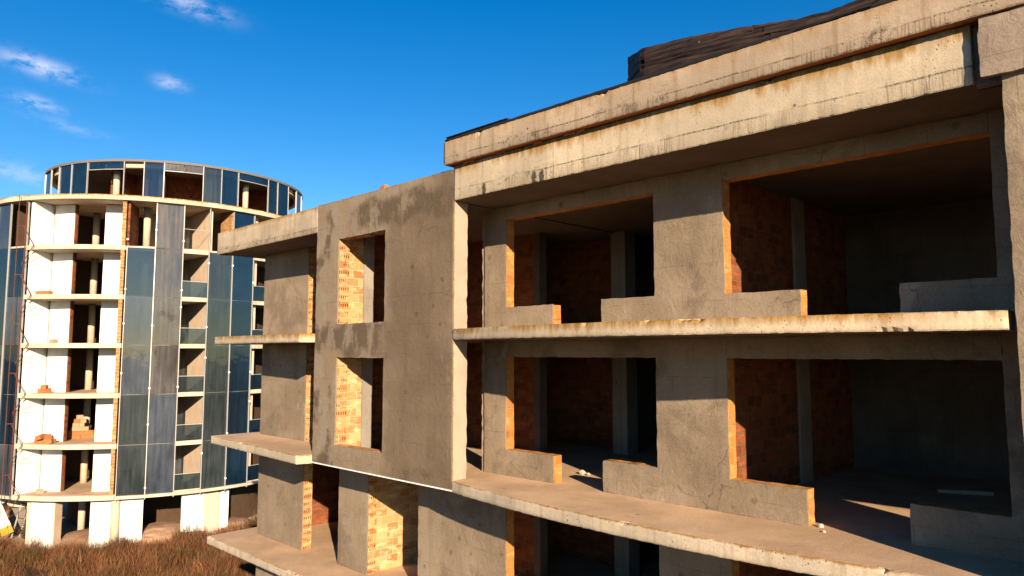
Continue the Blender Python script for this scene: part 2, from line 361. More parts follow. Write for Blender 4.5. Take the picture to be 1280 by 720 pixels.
# ------------------------------------------------------------------ mesh helpers
class MB:
    def __init__(s): s.v = []; s.f = []; s.mi = []
    def add(s, vs, fs, mi=0):
        o = len(s.v); s.v += [tuple(v) for v in vs]; s.f += [tuple(i+o for i in f) for f in fs]; s.mi += [mi]*len(fs)
    def box(s, x0, x1, y0, y1, z0, z1, mi=0):
        s.add([(x, y, z) for z in (z0, z1) for y in (y0, y1) for x in (x0, x1)],
              [(0, 2, 3, 1), (4, 5, 7, 6), (0, 1, 5, 4), (2, 6, 7, 3), (0, 4, 6, 2), (1, 3, 7, 5)], mi)
    def obox(s, c, ax, ay, az, mi=0):
        c, ax, ay, az = map(Vector, (c, ax, ay, az))
        s.add([c+ax*i+ay*j+az*k for k in (-1, 1) for j in (-1, 1) for i in (-1, 1)],
              [(0, 2, 3, 1), (4, 5, 7, 6), (0, 1, 5, 4), (2, 6, 7, 3), (0, 4, 6, 2), (1, 3, 7, 5)], mi)
    def tube(s, a, b, r, n=8, r2=None, mi=0):
        a, b = Vector(a), Vector(b); r2 = r if r2 is None else r2
        d = (b-a).normalized(); u = d.orthogonal().normalized(); w = d.cross(u)
        vs = [a+(u*math.cos(2*math.pi*i/n)+w*math.sin(2*math.pi*i/n))*r for i in range(n)]
        vs += [b+(u*math.cos(2*math.pi*i/n)+w*math.sin(2*math.pi*i/n))*r2 for i in range(n)]
        fs = [(i, (i+1) % n, n+(i+1) % n, n+i) for i in range(n)]+[tuple(range(n-1, -1, -1)), tuple(range(n, 2*n))]
        s.add(vs, fs, mi)
    def arc(s, c, r0, r1, p0, p1, z0, z1, n=None, mi=0):
        n = n or max(1, int(abs(p1-p0)/2)); vs = []
        for i in range(n+1):
            a = R(p0+(p1-p0)*i/n); ca, sa = math.cos(a), math.sin(a)
            vs += [(c[0]+r0*ca, c[1]+r0*sa, z0), (c[0]+r1*ca, c[1]+r1*sa, z0), (c[0]+r1*ca, c[1]+r1*sa, z1), (c[0]+r0*ca, c[1]+r0*sa, z1)]
        fs = []
        for i in range(n):
            k = i*4
            for j in range(4): fs.append((k+j, k+4+j, k+4+(j+1) % 4, k+(j+1) % 4))
        fs += [(0, 3, 2, 1), (n*4, n*4+1, n*4+2, n*4+3)]
        # orientation: side order gives outward faces for p1>p0
        s.add(vs, [tuple(reversed(f)) for f in fs], mi)
    def build(s, name, mats, parent=None, smooth=False):
        me = bpy.data.meshes.new(name); me.from_pydata(s.v, [], s.f)
        for m in (mats if isinstance(mats, (list, tuple)) else [mats]): me.materials.append(m)
        if any(s.mi): me.polygons.foreach_set('material_index', s.mi)
        if smooth: me.polygons.foreach_set('use_smooth', [True]*len(me.polygons))
        me.validate(); me.update()
        bm = bmesh.new(); bm.from_mesh(me); bmesh.ops.recalc_face_normals(bm, faces=bm.faces); bm.to_mesh(me); bm.free()
        o = bpy.data.objects.new(name, me); COL.objects.link(o)
        if parent: o.parent = parent
        return o

def tag(o, label=None, cat=None, group=None, kind=None):
    if label: o['label'] = label
    if cat: o['category'] = cat
    if group: o['group'] = group
    if kind: o['kind'] = kind
    return o
def empty(name, label, cat, loc=(0, 0, 0), group=None):
    o = bpy.data.objects.new(name, None); COL.objects.link(o); o.location = loc
    o.empty_display_size = .3
    return tag(o, label, cat, group)

def ticks(vals, step):
    vals = sorted(set(vals)); out = []
    for a, b in zip(vals, vals[1:]):
        n = max(1, round((b-a)/step))
        out += [a+(b-a)*i/n for i in range(n)]
    return out+[vals[-1]]

def wall(name, mat, parent, rects, d0, d1, axis='y', jit=.008, step=.12, back=True, seed=1):
    """rects: list of (a0,a1,z0,z1) solid rectangles in the wall plane; d0 = front depth, d1 = back depth."""
    As = ticks([q for r in rects for q in r[:2]], step); Zs = ticks([q for r in rects for q in r[2:]], step)
    solid = [[any(r[0]-1e-6 <= (As[i]+As[i+1])/2 <= r[1]+1e-6 and r[2]-1e-6 <= (Zs[j]+Zs[j+1])/2 <= r[3]+1e-6 for r in rects)
              for j in range(len(Zs)-1)] for i in range(len(As)-1)]
    na, nz = len(As), len(Zs); S = lambda i, j: 0 <= i < na-1 and 0 <= j < nz-1 and solid[i][j]
    rnd = random.Random(seed); b = MB(); idx = {}
    def vid(i, j, k):
        if (i, j, k) not in idx:
            cells = [S(i-1, j-1), S(i, j-1), S(i-1, j), S(i, j)]
            edge = not all(cells)
            if (i, j) not in jj: jj[(i, j)] = (rnd.uniform(-jit, jit), rnd.uniform(-jit, jit)) if edge else (0, 0)
            ja, jz = jj[(i, j)]
            dd = d1 if k else d0 + (abs(rnd.gauss(0, jit*.5)) if edge else 0)*(1 if d1 > d0 else -1)
            a, z = As[i]+ja, Zs[j]+jz
            idx[(i, j, k)] = len(b.v); b.v.append((a, dd, z) if axis == 'y' else (dd, a, z))
        return idx[(i, j, k)]
    jj = {}
    for i in range(na-1):
        for j in range(nz-1):
            if not solid[i][j]: continue
            q = [(i, j), (i+1, j), (i+1, j+1), (i, j+1)]
            b.f.append(tuple(vid(*p, 0) for p in q)); b.mi.append(0)
            if back: b.f.append(tuple(vid(*p, 1) for p in reversed(q))); b.mi.append(0)
            for (di, dj, p, r_) in ((0, -1, 0, 1), (1, 0, 1, 2), (0, 1, 2, 3), (-1, 0, 3, 0)):
                if not S(i+di, j+dj):
                    b.f.append((vid(*q[r_], 0), vid(*q[p], 0), vid(*q[p], 1), vid(*q[r_], 1))); b.mi.append(0)
    return b.build(name, mat, parent)

def slab(name, mats, parent, front, back_y, z0, z1, seed=1, jit=.007, step=.05, chip=.11):
    """floor slab: ragged concrete edge along the front polyline; mats = (edge, top, bottom)"""
    rnd = random.Random(seed); pts = []
    for (a, b_) in zip(front, front[1:]):
        L = math.hypot(b_[0]-a[0], b_[1]-a[1]); n = max(1, int(L/step))
        pts += [(a[0]+(b_[0]-a[0])*i/n, a[1]+(b_[1]-a[1])*i/n) for i in range(n)]
    pts.append(front[-1])
    h = z1-z0; b = MB(); n = len(pts); K = 8; rt = rb_ = 0; ins = min(.06, (back_y-min(p[1] for p in pts))*.2)
    for i, (x, y) in enumerate(pts):
        end = i in (0, n-1)
        rt = rt-1 if rt > 0 else (rnd.choice((1, 2, 2, 4, 7)) if rnd.random() < chip*.16 else 0)
        rb_ = rb_-1 if rb_ > 0 else (rnd.choice((1, 2, 3, 6)) if rnd.random() < chip*.13 else 0)
        c, c2 = rt > 0, rb_ > 0
        nb = mnoise.noise((x*1.1, y, z0))*.006
        ct = rnd.uniform(.012, .06)*(1 if rnd.random() < .8 else 1.6) if c else 0; cb = rnd.uniform(.012, .045) if c2 else 0
        e1, e2 = abs(rnd.gauss(0, jit*.6)), abs(rnd.gauss(0, jit*.6))
        b.v += [(x, y+ins, z0), (x, y+nb+.008+e1+cb, z0+rnd.uniform(-.2, .6)*jit), (x, y+nb*.6, z0+.018+cb),
                (x, y+nb*.6, z0+h*.35), (x, y+nb*.6, z0+h*.7), (x, y+nb*.6, z1-.016-ct*.9),
                (x, y+nb+.010+e2+ct, z1-ct*.3+rnd.uniform(-.7, .2)*jit), (x, y+ins, z1)]
    for i in range(n-1):
        for k in range(K-1):
            b.f.append((i*K+k, (i+1)*K+k, (i+1)*K+k+1, i*K+k+1)); b.mi.append(1 if k == K-2 else 2 if k == 0 else 0)
    o = len(b.v)
    for i, (x, y) in enumerate(pts):
        b.v += [(x, back_y, z0), (x, back_y, z1)]
    for i in range(n-1):
        b.f.append((i*K+K-1, (i+1)*K+K-1, o+2*(i+1)+1, o+2*i+1)); b.mi.append(1)
        b.f.append((i*K, o+2*i, o+2*(i+1), (i+1)*K)); b.mi.append(2)
        b.f.append((o+2*i, o+2*i+1, o+2*(i+1)+1, o+2*(i+1))); b.mi.append(0)
    for i in (0, n-1):
        b.f.append(tuple([i*K+k for k in range(K)]+[o+2*i+1, o+2*i])); b.mi.append(0)
    ob = b.build(name, list(mats), parent)
    fl = [1 < k < K-3 for i in range(n-1) for k in range(K-1)]
    fl += [False]*(len(ob.data.polygons)-len(fl))
    ob.data.polygons.foreach_set('use_smooth', fl)
    return ob

# ================================================================== MAIN BUILDING
Y0, Y1, YB = 9.43, 10.62, 20.0
B = empty('unfinished_building', 'unfinished grey rendered building with open brick rooms and projecting concrete terraces, filling the right side', 'building', (-10, 14, 0))
B.location = (0, 0, 0)
LV = {'D': 3.03, 'C': 6.04, 'B': 9.05, 'A': 12.03}
TH = .22
def bow(xl, xr, sag, n=24, y=Y0):
    return [(xl+(xr-xl)*i/n, y-sag*(1-(2*i/n-1)**2)) for i in range(n+1)]
# ---- terraces / floor slabs
for k, mat in (('A', 'slabA'), ('B', 'slabB'), ('C', 'slabC'), ('D', 'slabC')):
    z = LV[k]
    if k in 'AB':
        fl = [(-21.95, 9.34), (-16.33, 9.06), (-16.22, 9.40)]
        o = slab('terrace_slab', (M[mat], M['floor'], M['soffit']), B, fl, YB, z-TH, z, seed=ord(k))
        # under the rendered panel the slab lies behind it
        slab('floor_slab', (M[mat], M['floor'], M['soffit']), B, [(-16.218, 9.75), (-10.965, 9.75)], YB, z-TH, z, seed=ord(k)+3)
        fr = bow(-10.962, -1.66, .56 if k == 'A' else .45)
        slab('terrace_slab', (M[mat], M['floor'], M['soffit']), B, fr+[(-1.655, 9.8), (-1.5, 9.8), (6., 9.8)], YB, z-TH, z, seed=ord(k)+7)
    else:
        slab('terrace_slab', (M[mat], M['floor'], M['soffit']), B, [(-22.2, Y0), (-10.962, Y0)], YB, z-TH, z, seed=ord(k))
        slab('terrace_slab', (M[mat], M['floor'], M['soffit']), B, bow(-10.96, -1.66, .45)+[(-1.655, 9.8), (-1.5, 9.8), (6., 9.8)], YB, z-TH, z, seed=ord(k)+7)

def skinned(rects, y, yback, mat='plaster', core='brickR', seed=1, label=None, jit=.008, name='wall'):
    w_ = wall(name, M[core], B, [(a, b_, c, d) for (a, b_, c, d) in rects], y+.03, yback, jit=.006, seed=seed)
    wall('plaster', M[mat], w_, rects, y, y+.029, jit=jit, back=False, seed=seed+50)
    if label: w_['label'] = label
    return w_

LOWZ = {'A': (12.03, 14.63, 14.36, 12.50), 'B': (9.05, 11.81, 11.47, 9.57), 'C': (6.04, 8.83, 8.46, 6.56), 'D': (3.03, 5.82, 5.4, 3.5), 'E': (0., 2.81, 2.4, .5)}
for i, k in enumerate('ABCDE'):
    f, s_, h, p = LOWZ[k]; e = .004
    # pier + stub + header spans of the right block (one L and T shaped wall each)
    x_l = -11.28 if k in 'AB' else -13.49
    skinned([(x_l, -10.64, f, s_-e), (-10.64, -9.34, f, p)], Y1, 10.87, seed=10+i, label='narrow rendered pier with a low stub wall')
    skinned([(-6.98, -5.66, f, s_-e), (-8.14, -6.98, f, p+.04), (-5.66, -4.44, f, p)], Y1, 10.87, seed=20+i, label='rendered pier shaped like a cross with low stubs both sides')
    skinned([(-3.08, -1.95, f, p), (-1.95, -1.50, f, s_-e)], Y1, 10.87, seed=30+i, label='low stub wall in the shade at the right')
    w_ = skinned([(-10.638, -6.982, h, s_-e)], Y1, 10.87, seed=40+i, name='lintel', core='brickR')
    w_ = skinned([(-5.658, -1.952, h, s_-e)], Y1, 10.87, seed=45+i, name='lintel', core='brickR')
    if k in 'AB': wall('corner_bead', M['beige'], B, [(-11.40, -11.285, f, s_-e)], 10.66, 10.8, jit=.014, seed=140+i, step=.08)
    # left wing walls
    skinned([(-21.4, -18.72, f, s_-e if k != 'A' else 14.59)], Y1, 10.92, core='hollow', seed=60+i, label='rendered wall at the back of the wing terrace')
    if k in 'CDE':
        skinned([(-16.87, -15.53, f, s_-e)], Y1, 10.9, core='hollow', seed=70+i)
    # partitions and columns inside
    pm = 'brick' if k in 'AB' else 'hollow'
    y_s = 10.19 if k in 'AB' else 10.9
    wall('partition_wall', M['brick'], B, [(10.872, 13.95, f, s_-e), (14.45, 16.8, f, s_-e)], -5.95, -6.15, 'x', seed=80+i, jit=.004)
    b = MB(); b.box(-6.2, -5.90, 13.952, 14.448, f, s_-.003); b.build('column', M['column'], B)
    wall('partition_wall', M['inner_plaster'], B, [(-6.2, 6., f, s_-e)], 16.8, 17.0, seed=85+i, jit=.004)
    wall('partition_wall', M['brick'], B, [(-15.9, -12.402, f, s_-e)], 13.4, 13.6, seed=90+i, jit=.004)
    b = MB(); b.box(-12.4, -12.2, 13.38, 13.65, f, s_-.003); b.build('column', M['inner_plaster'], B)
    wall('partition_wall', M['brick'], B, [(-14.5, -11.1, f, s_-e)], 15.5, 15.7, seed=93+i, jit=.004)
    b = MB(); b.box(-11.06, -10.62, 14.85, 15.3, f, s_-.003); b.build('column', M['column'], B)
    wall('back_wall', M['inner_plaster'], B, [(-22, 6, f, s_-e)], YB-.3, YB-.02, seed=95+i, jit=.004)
    if k in 'AB':
        # wall between loggia and the first panel window: hollow brick, then a rendered column
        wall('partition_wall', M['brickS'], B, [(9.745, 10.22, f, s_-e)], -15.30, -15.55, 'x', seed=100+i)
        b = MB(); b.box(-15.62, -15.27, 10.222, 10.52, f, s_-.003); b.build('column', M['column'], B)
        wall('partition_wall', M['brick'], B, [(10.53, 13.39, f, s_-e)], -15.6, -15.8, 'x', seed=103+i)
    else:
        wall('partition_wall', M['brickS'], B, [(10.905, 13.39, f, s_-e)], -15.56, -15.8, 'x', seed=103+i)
    # end wall of the wing
    if k == 'C': rr = [(10.95, 12.9, f, s_-e), (12.9, 13.75, f, 8.05), (12.9, 13.75, 8.62, s_-e), (13.75, 19.6, f, s_-e)]
    else: rr = [(10.95, 15., f, s_-e), (15., 17., f, f+1.), (15., 17., f+2.3, s_-e), (17., 19.6, f, s_-e)]
    wall('end_wall', M['brick'], B, rr, -21.12, -21.38, 'x', seed=110+i, jit=.004)
    # outer side of the right panel
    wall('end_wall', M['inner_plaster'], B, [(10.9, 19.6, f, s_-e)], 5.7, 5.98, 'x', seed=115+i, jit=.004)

# ---- rendered front panel with two windows
pan = [(-16.2, -15.2, 8.88, 15.28), (-13.27, -10.955, 8.88, 15.28), (-15.2, -13.27, 8.88, 9.36), (-15.2, -13.27, 11.44, 12.24), (-15.2, -13.27, 14.31, 15.28)]
pw = wall('front_panel', M['hollow'], B, pan, Y0+.03, 9.735, jit=.006, seed=5)
pw['label'] = 'blotchy rendered front panel with two empty windows'
wall('plaster', M['panel'], pw, pan, Y0-.012, Y0+.029, jit=.008, back=False, seed=6)
b = MB(); b.box(-16.2, -10.94, Y0-.022, Y0+.03, 8.852, 8.878); b.build('drip_edge', M['drip'], B)
for f, s_ in ((12.03, 14.62), (9.05, 11.80)):
    wall('panel_return', M['beige'], B, [(Y0+.035, 9.81, f+.002, s_)], -10.935, -11.24, 'x', jit=.012, seed=int(f))
# ---- right panel
rp = [(-1.58, 1.12, 0., 15.2), (3.05, 6., 0., 15.2)]
for za, zb in ((0., .36), (2.44, 3.34), (5.44, 6.36), (8.44, 9.36), (11.44, 12.24), (14.31, 15.2)): rp.append((1.12, 3.05, za, zb))
w_ = wall('front_panel', M['hollow'], B, rp, Y0+.02, 9.78, jit=.006, seed=8, step=.2)
wall('plaster', M['plaster'], w_, rp, Y0-.02, Y0+.019, jit=.007, back=False, seed=9)
wall('panel_head', M['head'], B, [(-1.76, 6., 14.66, 15.345)], Y0-.10, Y0-.021, jit=.011, seed=12, step=.1)
# ---- roof: soffit slab, edge beam, parapet
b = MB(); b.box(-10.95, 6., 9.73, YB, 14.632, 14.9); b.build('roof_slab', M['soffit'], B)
slab('roof_beam', (M['band1'], M['soffit'], M['soffit']), B, [(-10.945, Y0), (-1.86, Y0)], 9.728, 14.632, 15.355, seed=31, jit=.009, chip=.09)
b = MB(); b.box(-1.855, -1.5, Y0+.14, 9.7, 14.64, 15.35); b.build('beam_end', M['column'], B)
slab('parapet', (M['band2'], M['membrane'], M['looseb']), B, [(-11.09, 9.285), (6., 9.285)], 9.8, 15.36, 15.84, seed=33, jit=.008, chip=.08)
b = MB(); b.box(-11.09, 6., 9.81, YB, 15.36, 15.8); b.build('roof_deck', M['membrane'], B)
slab('roof_membrane', (M['membrane'],)*3, B, [(-11.1, 9.325), (6., 9.325)], 9.7, 15.842, 15.915, seed=34, jit=.008, chip=.05, step=.15)
slab('roof_membrane', (M['membrane'],)*3, B, [(-11.1, 9.34), (-9.35, 9.34)], 9.7, 15.93, 15.965, seed=36, jit=.012, chip=.1)
# left wing roof
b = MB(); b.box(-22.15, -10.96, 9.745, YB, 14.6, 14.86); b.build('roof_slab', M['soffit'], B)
slab('roof_fascia', (M['fasciaL'],)*2+(M['soffit'],), B, [(-22.2, Y0), (-16.21, Y0)], 9.74, 14.592, 15.27, seed=35, chip=.05)
# back side of the right block above the wing roof
b = MB(); b.box(-10.94, -10.7, 9.735, YB, 14.9, 15.355); b.build('roof_beam', M['column'], B)
# small bits of brick stuck in the joint under the parapet
for (x, w_, h_) in ((-10.45, .16, .03), (-8.6, .09, .035), (-7.9, .06, .03), (-7.78, .06, .03), (-7.6, .08, .035), (-9.55, .12, .02)):
    b = MB(); b.obox((x, 9.40, 15.352), (w_, 0, .004), (0, .022, 0), (0, .003, h_)); b.build('brick_chip', M['looseb'], B)

# ---- dark boarding standing on the flat roof
UPX = [(-7.47, 16.98), (-6.70, 16.68), (-5.94, 16.60), (-5.24, 16.52), (-4.59, 16.43), (-4.0, 16.34), (-3.6, 16.31), (-3.1, 16.36), (-2.5, 16.50), (-1.8, 16.62), (-.8, 16.7), (1., 16.7), (3., 16.7)]
def topz(x):
    for (a, za), (b_, zb) in zip(UPX, UPX[1:]):
        if a <= x <= b_: return za+(zb-za)*(x-a)/(b_-a)
    return UPX[-1][1] if x > 0 else UPX[0][1]
U = empty('roof_boarding', 'dark brown weathered boarding with a wavy top on the flat roof above the parapet', 'boarding', (-4, 10, 15.85))
U.location = (0, 0, 0)
nb = 9
rnd = random.Random(41)
path = [(-7.47+.74*i/7, 10.62-.69*(i/7)) for i in range(8)]
x = -6.62
while x < 6.: path.append((x, 9.93+.05*math.sin(x*1.3)+.03*mnoise.noise((x*1.7, 3, 1)))); x += .09
def lay_z(x, q):
    if q <= 0: return 15.83
    if q >= nb: return topz(x)+.012*mnoise.noise((x*5., 1, 9))
    return 15.83+(topz(x)-15.83)*q/nb+.045*mnoise.noise((x*.6, q*3.1, 0))+.02*mnoise.noise((x*2.7, q*5.7, 2))
for q in range(nb):
    i = 0
    while i < len(path)-3:
        ln = rnd.randint(11, 30); ln = max(9, ln) if i else 7
        pts = path[i:i+ln+1]
        if len(pts) < 4: break
        if q == nb-1 and i > 0 and rnd.random() < .12: i += 3
        b = MB(); vs = []; out = rnd.uniform(-.028, .022); dz = rnd.uniform(-.02, .02); tl = rnd.uniform(-.03, .03); lean = rnd.uniform(-.015, .015)
        m_ = len(pts)
        for k, (x, y) in enumerate(pts):
            f_ = k/(m_-1)-.5
            za = lay_z(x, q)+dz*(q > 0)+tl*f_*.5-.015; zb = lay_z(x, q+1)+dz*.5+tl*f_*.5+.012
            yy = y+out+tl*f_+.025*mnoise.noise((x*2.1, q*2., 5.))
            if q == nb-1: zb += rnd.uniform(-.012, .006)
            vs += [(x, yy+.01+lean, za), (x, yy+.004*mnoise.noise((x*9, q, 1))*3, (za+zb)/2), (x, yy+.012-lean, zb-.008), (x, yy+.025-lean, zb), (x, yy+.075-lean, zb-.004), (x, yy+.075+lean, za)]
        K = 6
        for k in range(m_-1):
            for j in range(K): b.f.append((k*K+j, (k+1)*K+j, (k+1)*K+(j+1) % K, k*K+(j+1) % K)); b.mi.append(0)
        b.f += [tuple(range(K)), tuple((m_-1)*K+j for j in range(K))]; b.mi += [0, 0]
        b.v = vs; b.build('board', M['board'], U)
        i += ln+(0 if rnd.random() < .8 else 1)
b = MB()
for (p, q_) in zip(path[::3], path[3::3]):
    v = [(p[0], p[1]+.12, 15.83), (q_[0], q_[1]+.12, 15.83), (q_[0], q_[1]+.12, topz(q_[0])-.07), (p[0], p[1]+.12, topz(p[0])-.07)]
    v += [(a, c_+.05, d_) for a, c_, d_ in v]
    b.add(v, [(0, 1, 2, 3), (7, 6, 5, 4), (0, 4, 5, 1), (3, 2, 6, 7), (0, 3, 7, 4), (1, 5, 6, 2)])
b.build('backing', M['membrane'], U)

# ================================================================== ROUND TOWER
TC = (-56.9, 19.9); RG = 10.78
T = empty('round_tower', 'round unfinished tower with blue glass panels, white walls and a smaller glazed top storey', 'tower', (0, 0, 0))
TZ = [3.1, 6.1, 9.1, 12.1, 15.05, 18.08]
TT = .29
def disc(name, c, r, z0, z1, mats, n=160):
    b = MB(); rnd = random.Random(int(z0*10))
    ring = [(math.cos(2*math.pi*i/n), math.sin(2*math.pi*i/n), r+rnd.uniform(-.012, .012)) for i in range(n)]
    b.v = [(c[0]+a*q, c[1]+s_*q, z0) for a, s_, q in ring]+[(c[0]+a*q, c[1]+s_*q, z1+rnd.uniform(-.01, .01)) for a, s_, q in ring]
    b.f = [(i, (i+1) % n, n+(i+1) % n, n+i) for i in range(n)]+[tuple(range(n-1, -1, -1)), tuple(range(n, 2*n))]
    b.mi = [0]*n+[2, 1]
    return b.build(name, list(mats), T)
for z in TZ: disc('floor_slab', TC, 10.70, z-TT, z, (M['towerslab'], M['floor'], M['towerslab']))
disc('roof_slab', TC, 11.03, 20.86, 21.16, (M['towerroof'], M['floor'], M['towerslab']))
# thicker slab edges on the open loggias
for z in TZ:
    b = MB(); b.arc(TC, 10.712, 10.86, -62.2, -29.6, z-TT+.01, z-.004, n=16); b.build('slab_edge', M['towerslab'], T)
def pol(r, p, z, c=TC): return Vector((c[0]+r*math.cos(R(p)), c[1]+r*math.sin(R(p)), z))
def tarc(name, mat, r0, r1, p0, p1, z0, z1, **k):
    b = MB(); b.arc(TC, r0, r1, p0, p1, z0, z1, **k); return b.build(name, M[mat], T)
def radial(name, mat, p, r0, r1, z0, z1, th_=.2):
    b = MB(); c = (pol(r0, p, z0)+pol(r1, p, z1))/2
    d = Vector((math.cos(R(p)), math.sin(R(p)), 0)); q = Vector((-d.y, d.x, 0))
    b.obox(c, d*(r1-r0)/2, q*th_/2, (0, 0, (z1-z0)/2)); return b.build(name, M[mat], T)
floors = [(0., 3.1)]+list(zip(TZ, TZ[1:]+[21.12]))
for i, (za, zb) in enumerate(floors):
    zt = zb-TT-.004
    if i > 0:
        radial('side_wall', 'white', -61.3, 9.3, 10.72, za, zt, .22)
        tarc('loggia_wall', 'white', 9.15, 9.35, -60.0, -51.3, za, zt)
        tarc('loggia_wall', 'white', 9.15, 9.35, -39.4, -31.6, za, zt)
        w_ = radial('door_jamb', 'brick', -51.05, 9.1, 9.345, za, zt, .07)
        radial('end_wall', 'hollow', -30.5, 9.0, 10.80, za, zt, .22)
        radial('partition_wall', 'brick', -29.3, 8.2, 10.6, za, zt, .12)
        radial('partition_wall', 'beige2', -3.4, 6.4, 10.5, za, zt, .18)
        tarc('partition_wall', 'beige2', 6.3, 6.45, -9.8, -2., za, zt)
        tarc('door_leaf', 'door', 6.47, 6.5, -15., -10.2, za, za+2.3)
        tarc('partition_wall', 'beige2', 6.3, 6.45, -15.6, -26., za, zt)
        radial('partition_wall', 'beige2', 15.5, 5., 10.3, za, zt, .18)
        radial('partition_wall', 'dark', -73., 5., 10.2, za, zt, .18)
        radial('partition_wall', 'beige2', -95., 4., 10.2, za, zt, .18)
        tarc('partition_wall', 'dark', 4.6, 4.75, -100., -15., za, zt)
        tarc('partition_wall', 'dark', 8.3, 8.4, 16.5, 80., za, zt)
    else:
        for p0, p1, m_ in ((-58.5, -50.0, 'whiteg'), (-37.6, -31.2, 'whiteg'), (-28.4, -21.4, 'whiteg'), (-9.2, -1.6, 'whiteg'), (4.4, 7.6, 'whiteg'), (30, 45, 'white'), (60, 90, 'white')):
            tarc('ground_wall', m_, 9.95, 10.15, p0, p1, -.3, zt)
        radial('ground_wall', 'beige2', -49.8, 9.5, 10.14, -.3, zt, .16)
        radial('ground_wall', 'beige2', -58.9, 9.0, 10.1, -.3, zt, .5)
        radial('ground_wall', 'beige2', -1.2, 8.6, 10.14, -.3, zt, .2)
        radial('ground_wall', 'beige2', 1.6, 9.9, 10.1, -.3, zt, .8)
        b = MB(); b.tube(pol(10.25, -29.7, -.3), pol(10.25, -29.7, zt), .25, 16); b.build('column', M['towerslab'], T, True)
        tarc('partition_wall', 'dark', 5.0, 5.2, -130, 70, -.3, zt)
        tarc('partition_wall', 'dark', 8.3, 8.4, 17, 80, -.3, zt)
    if i > 0:
        for p_, r_ in ((-25., 8.7), (6.5, 8.9)):
            b = MB(); b.tube(pol(r_, p_, za), pol(r_, p_, zt), .21, 14); b.build('column', M['towerslab'], T, True)
    if i == 6: radial('end_wall', 'hollow', 4.4, 9.2, 10.72, za, zt, .3)
    for p in (-57, -34, -4, 26, 56, 86, 116, 146, 176, 206, 236, 266):
        if -40 < p < 30 and i == 0 and p != 26: continue
        b = MB(); rr = 6.45 if p < 0 or p > 40 else 7.8
        if p == -34: rr = 7.6
        b.tube(pol(rr, p, za-.3 if i == 0 else za), pol(rr, p, zt), .21, 14); b.build('column', M['towerslab'], T, True)
    tarc('core_wall', 'dark', 3.8, 4.0, 0, 360, za, zt, n=40)
# ---- curtain wall: mullion angles
step = 8.27; cols_r = [-29.2+step*i for i in range(9)]
cols_l = [-62.6-step*i for i in range(7)]
def pane(p0, p1, z0, z1, mat, c=TC, r=RG, rnd=random.Random(3)):
    a, b_ = pol(r, p0, 0, c), pol(r, p1, 0, c); d = (b_-a); n = Vector((d.y, -d.x, 0)).normalized()
    t_ = rnd.uniform(-.03, .03); g = d.normalized()*.02
    a = a+g; b_ = b_-g
    mb = MB(); q = []
    for off in (0, -.018):
        q += [a+n*(off+t_)+Vector((0, 0, z0+.012)), b_+n*(off-t_)+Vector((0, 0, z0+.012)), b_+n*(off-t_*.6)+Vector((0, 0, z1-.012)), a+n*(off+t_*.6)+Vector((0, 0, z1-.012))]
    mb.add(q, [(0, 1, 2, 3), (7, 6, 5, 4), (0, 4, 5, 1), (1, 5, 6, 2), (2, 6, 7, 3), (3, 7, 4, 0)])
    return mb.build('glass_pane', M[mat], T)
zl = [3.02]+[z-.10 for z in TZ[1:]]+[20.84]
colmat = ['glassblue', 'glassdust', None, 'glassgreen', 'glassnavy', None, 'glassnavy', 'glassgreen']
for j in range(8):
    p0, p1 = cols_r[j], cols_r[j+1]
    for i in range(6):
        z0, z1 = zl[i], zl[i+1]
        m_ = colmat[j]
        if m_ is None:
            if i < 5: pane(p0, p1, TZ[i]-.02 if i else 3.1, TZ[i]+.95, 'glassgreen' if j == 2 else 'glassnavy')
            continue
        if i == 5 and j in (0, 3): continue
        if j == 1 and i < 3: m_ = 'glassblue'
        if j == 0 and i >= 4: m_ = 'glasspale'
        if j == 0 and i < 2: m_ = 'glassgreen'
        if j == 1 and i == 2: m_ = 'glassdust'
        pane(p0, p1, z0, z1, m_)
for j in range(5):
    p1, p0 = cols_l[j], cols_l[j+1]
    for i in range(6):
        if i == 5 and j == 0: continue
        pane(p0, p1, zl[i], zl[i+1], 'glassnavy' if (i+j) % 3 else 'glassblue')
def mull(p, z0, z1, c=TC, r=RG+.02, w=.035, name='mullion'):
    b = MB(); d = Vector((math.cos(R(p)), math.sin(R(p)), 0)); q = Vector((-d.y, d.x, 0))
    b.obox(pol(r, p, (z0+z1)/2, c), d*.05, q*w*.72, (0, 0, (z1-z0)/2)); return b.build(name, M['metal'], T)
for j, p in enumerate(cols_r):
    mm = mull(p, 2.75, 20.84 if j != 0 else 18., w=.032 if j else .022)
    rnd = random.Random(j)
    for i in range(6):
        if rnd.random() < .75:
            zz = zl[i]+rnd.choice((.45, 1.2, 2.3))+rnd.uniform(-.1, .1)
            b = MB(); b.obox(pol(RG+.07, p, zz), (.03, 0, 0), (0, .05, 0), (0, 0, .05)); b.build('glass_clamp', M['drip'], mm)
for p in cols_l: mull(p, 2.9, 20.84)
# handrail bars of the open column
for j in (2, 5):
    for i in range(6):
        b = MB(); z = TZ[i]+(.97 if i < 5 else 1.25)
        b.tube(pol(RG, cols_r[j], z), pol(RG, cols_r[j+1], z), .022, 6); b.build('handrail', M['metal'], T)
# sill ring under the glass
tarc('sill_ring', 'towerslab', 10.71, 10.88, -29.3, 60, 2.84, 3.01, n=40)
tarc('sill_ring', 'towerslab', 10.71, 10.84, -110, -62.4, 2.84, 3.01, n=20)
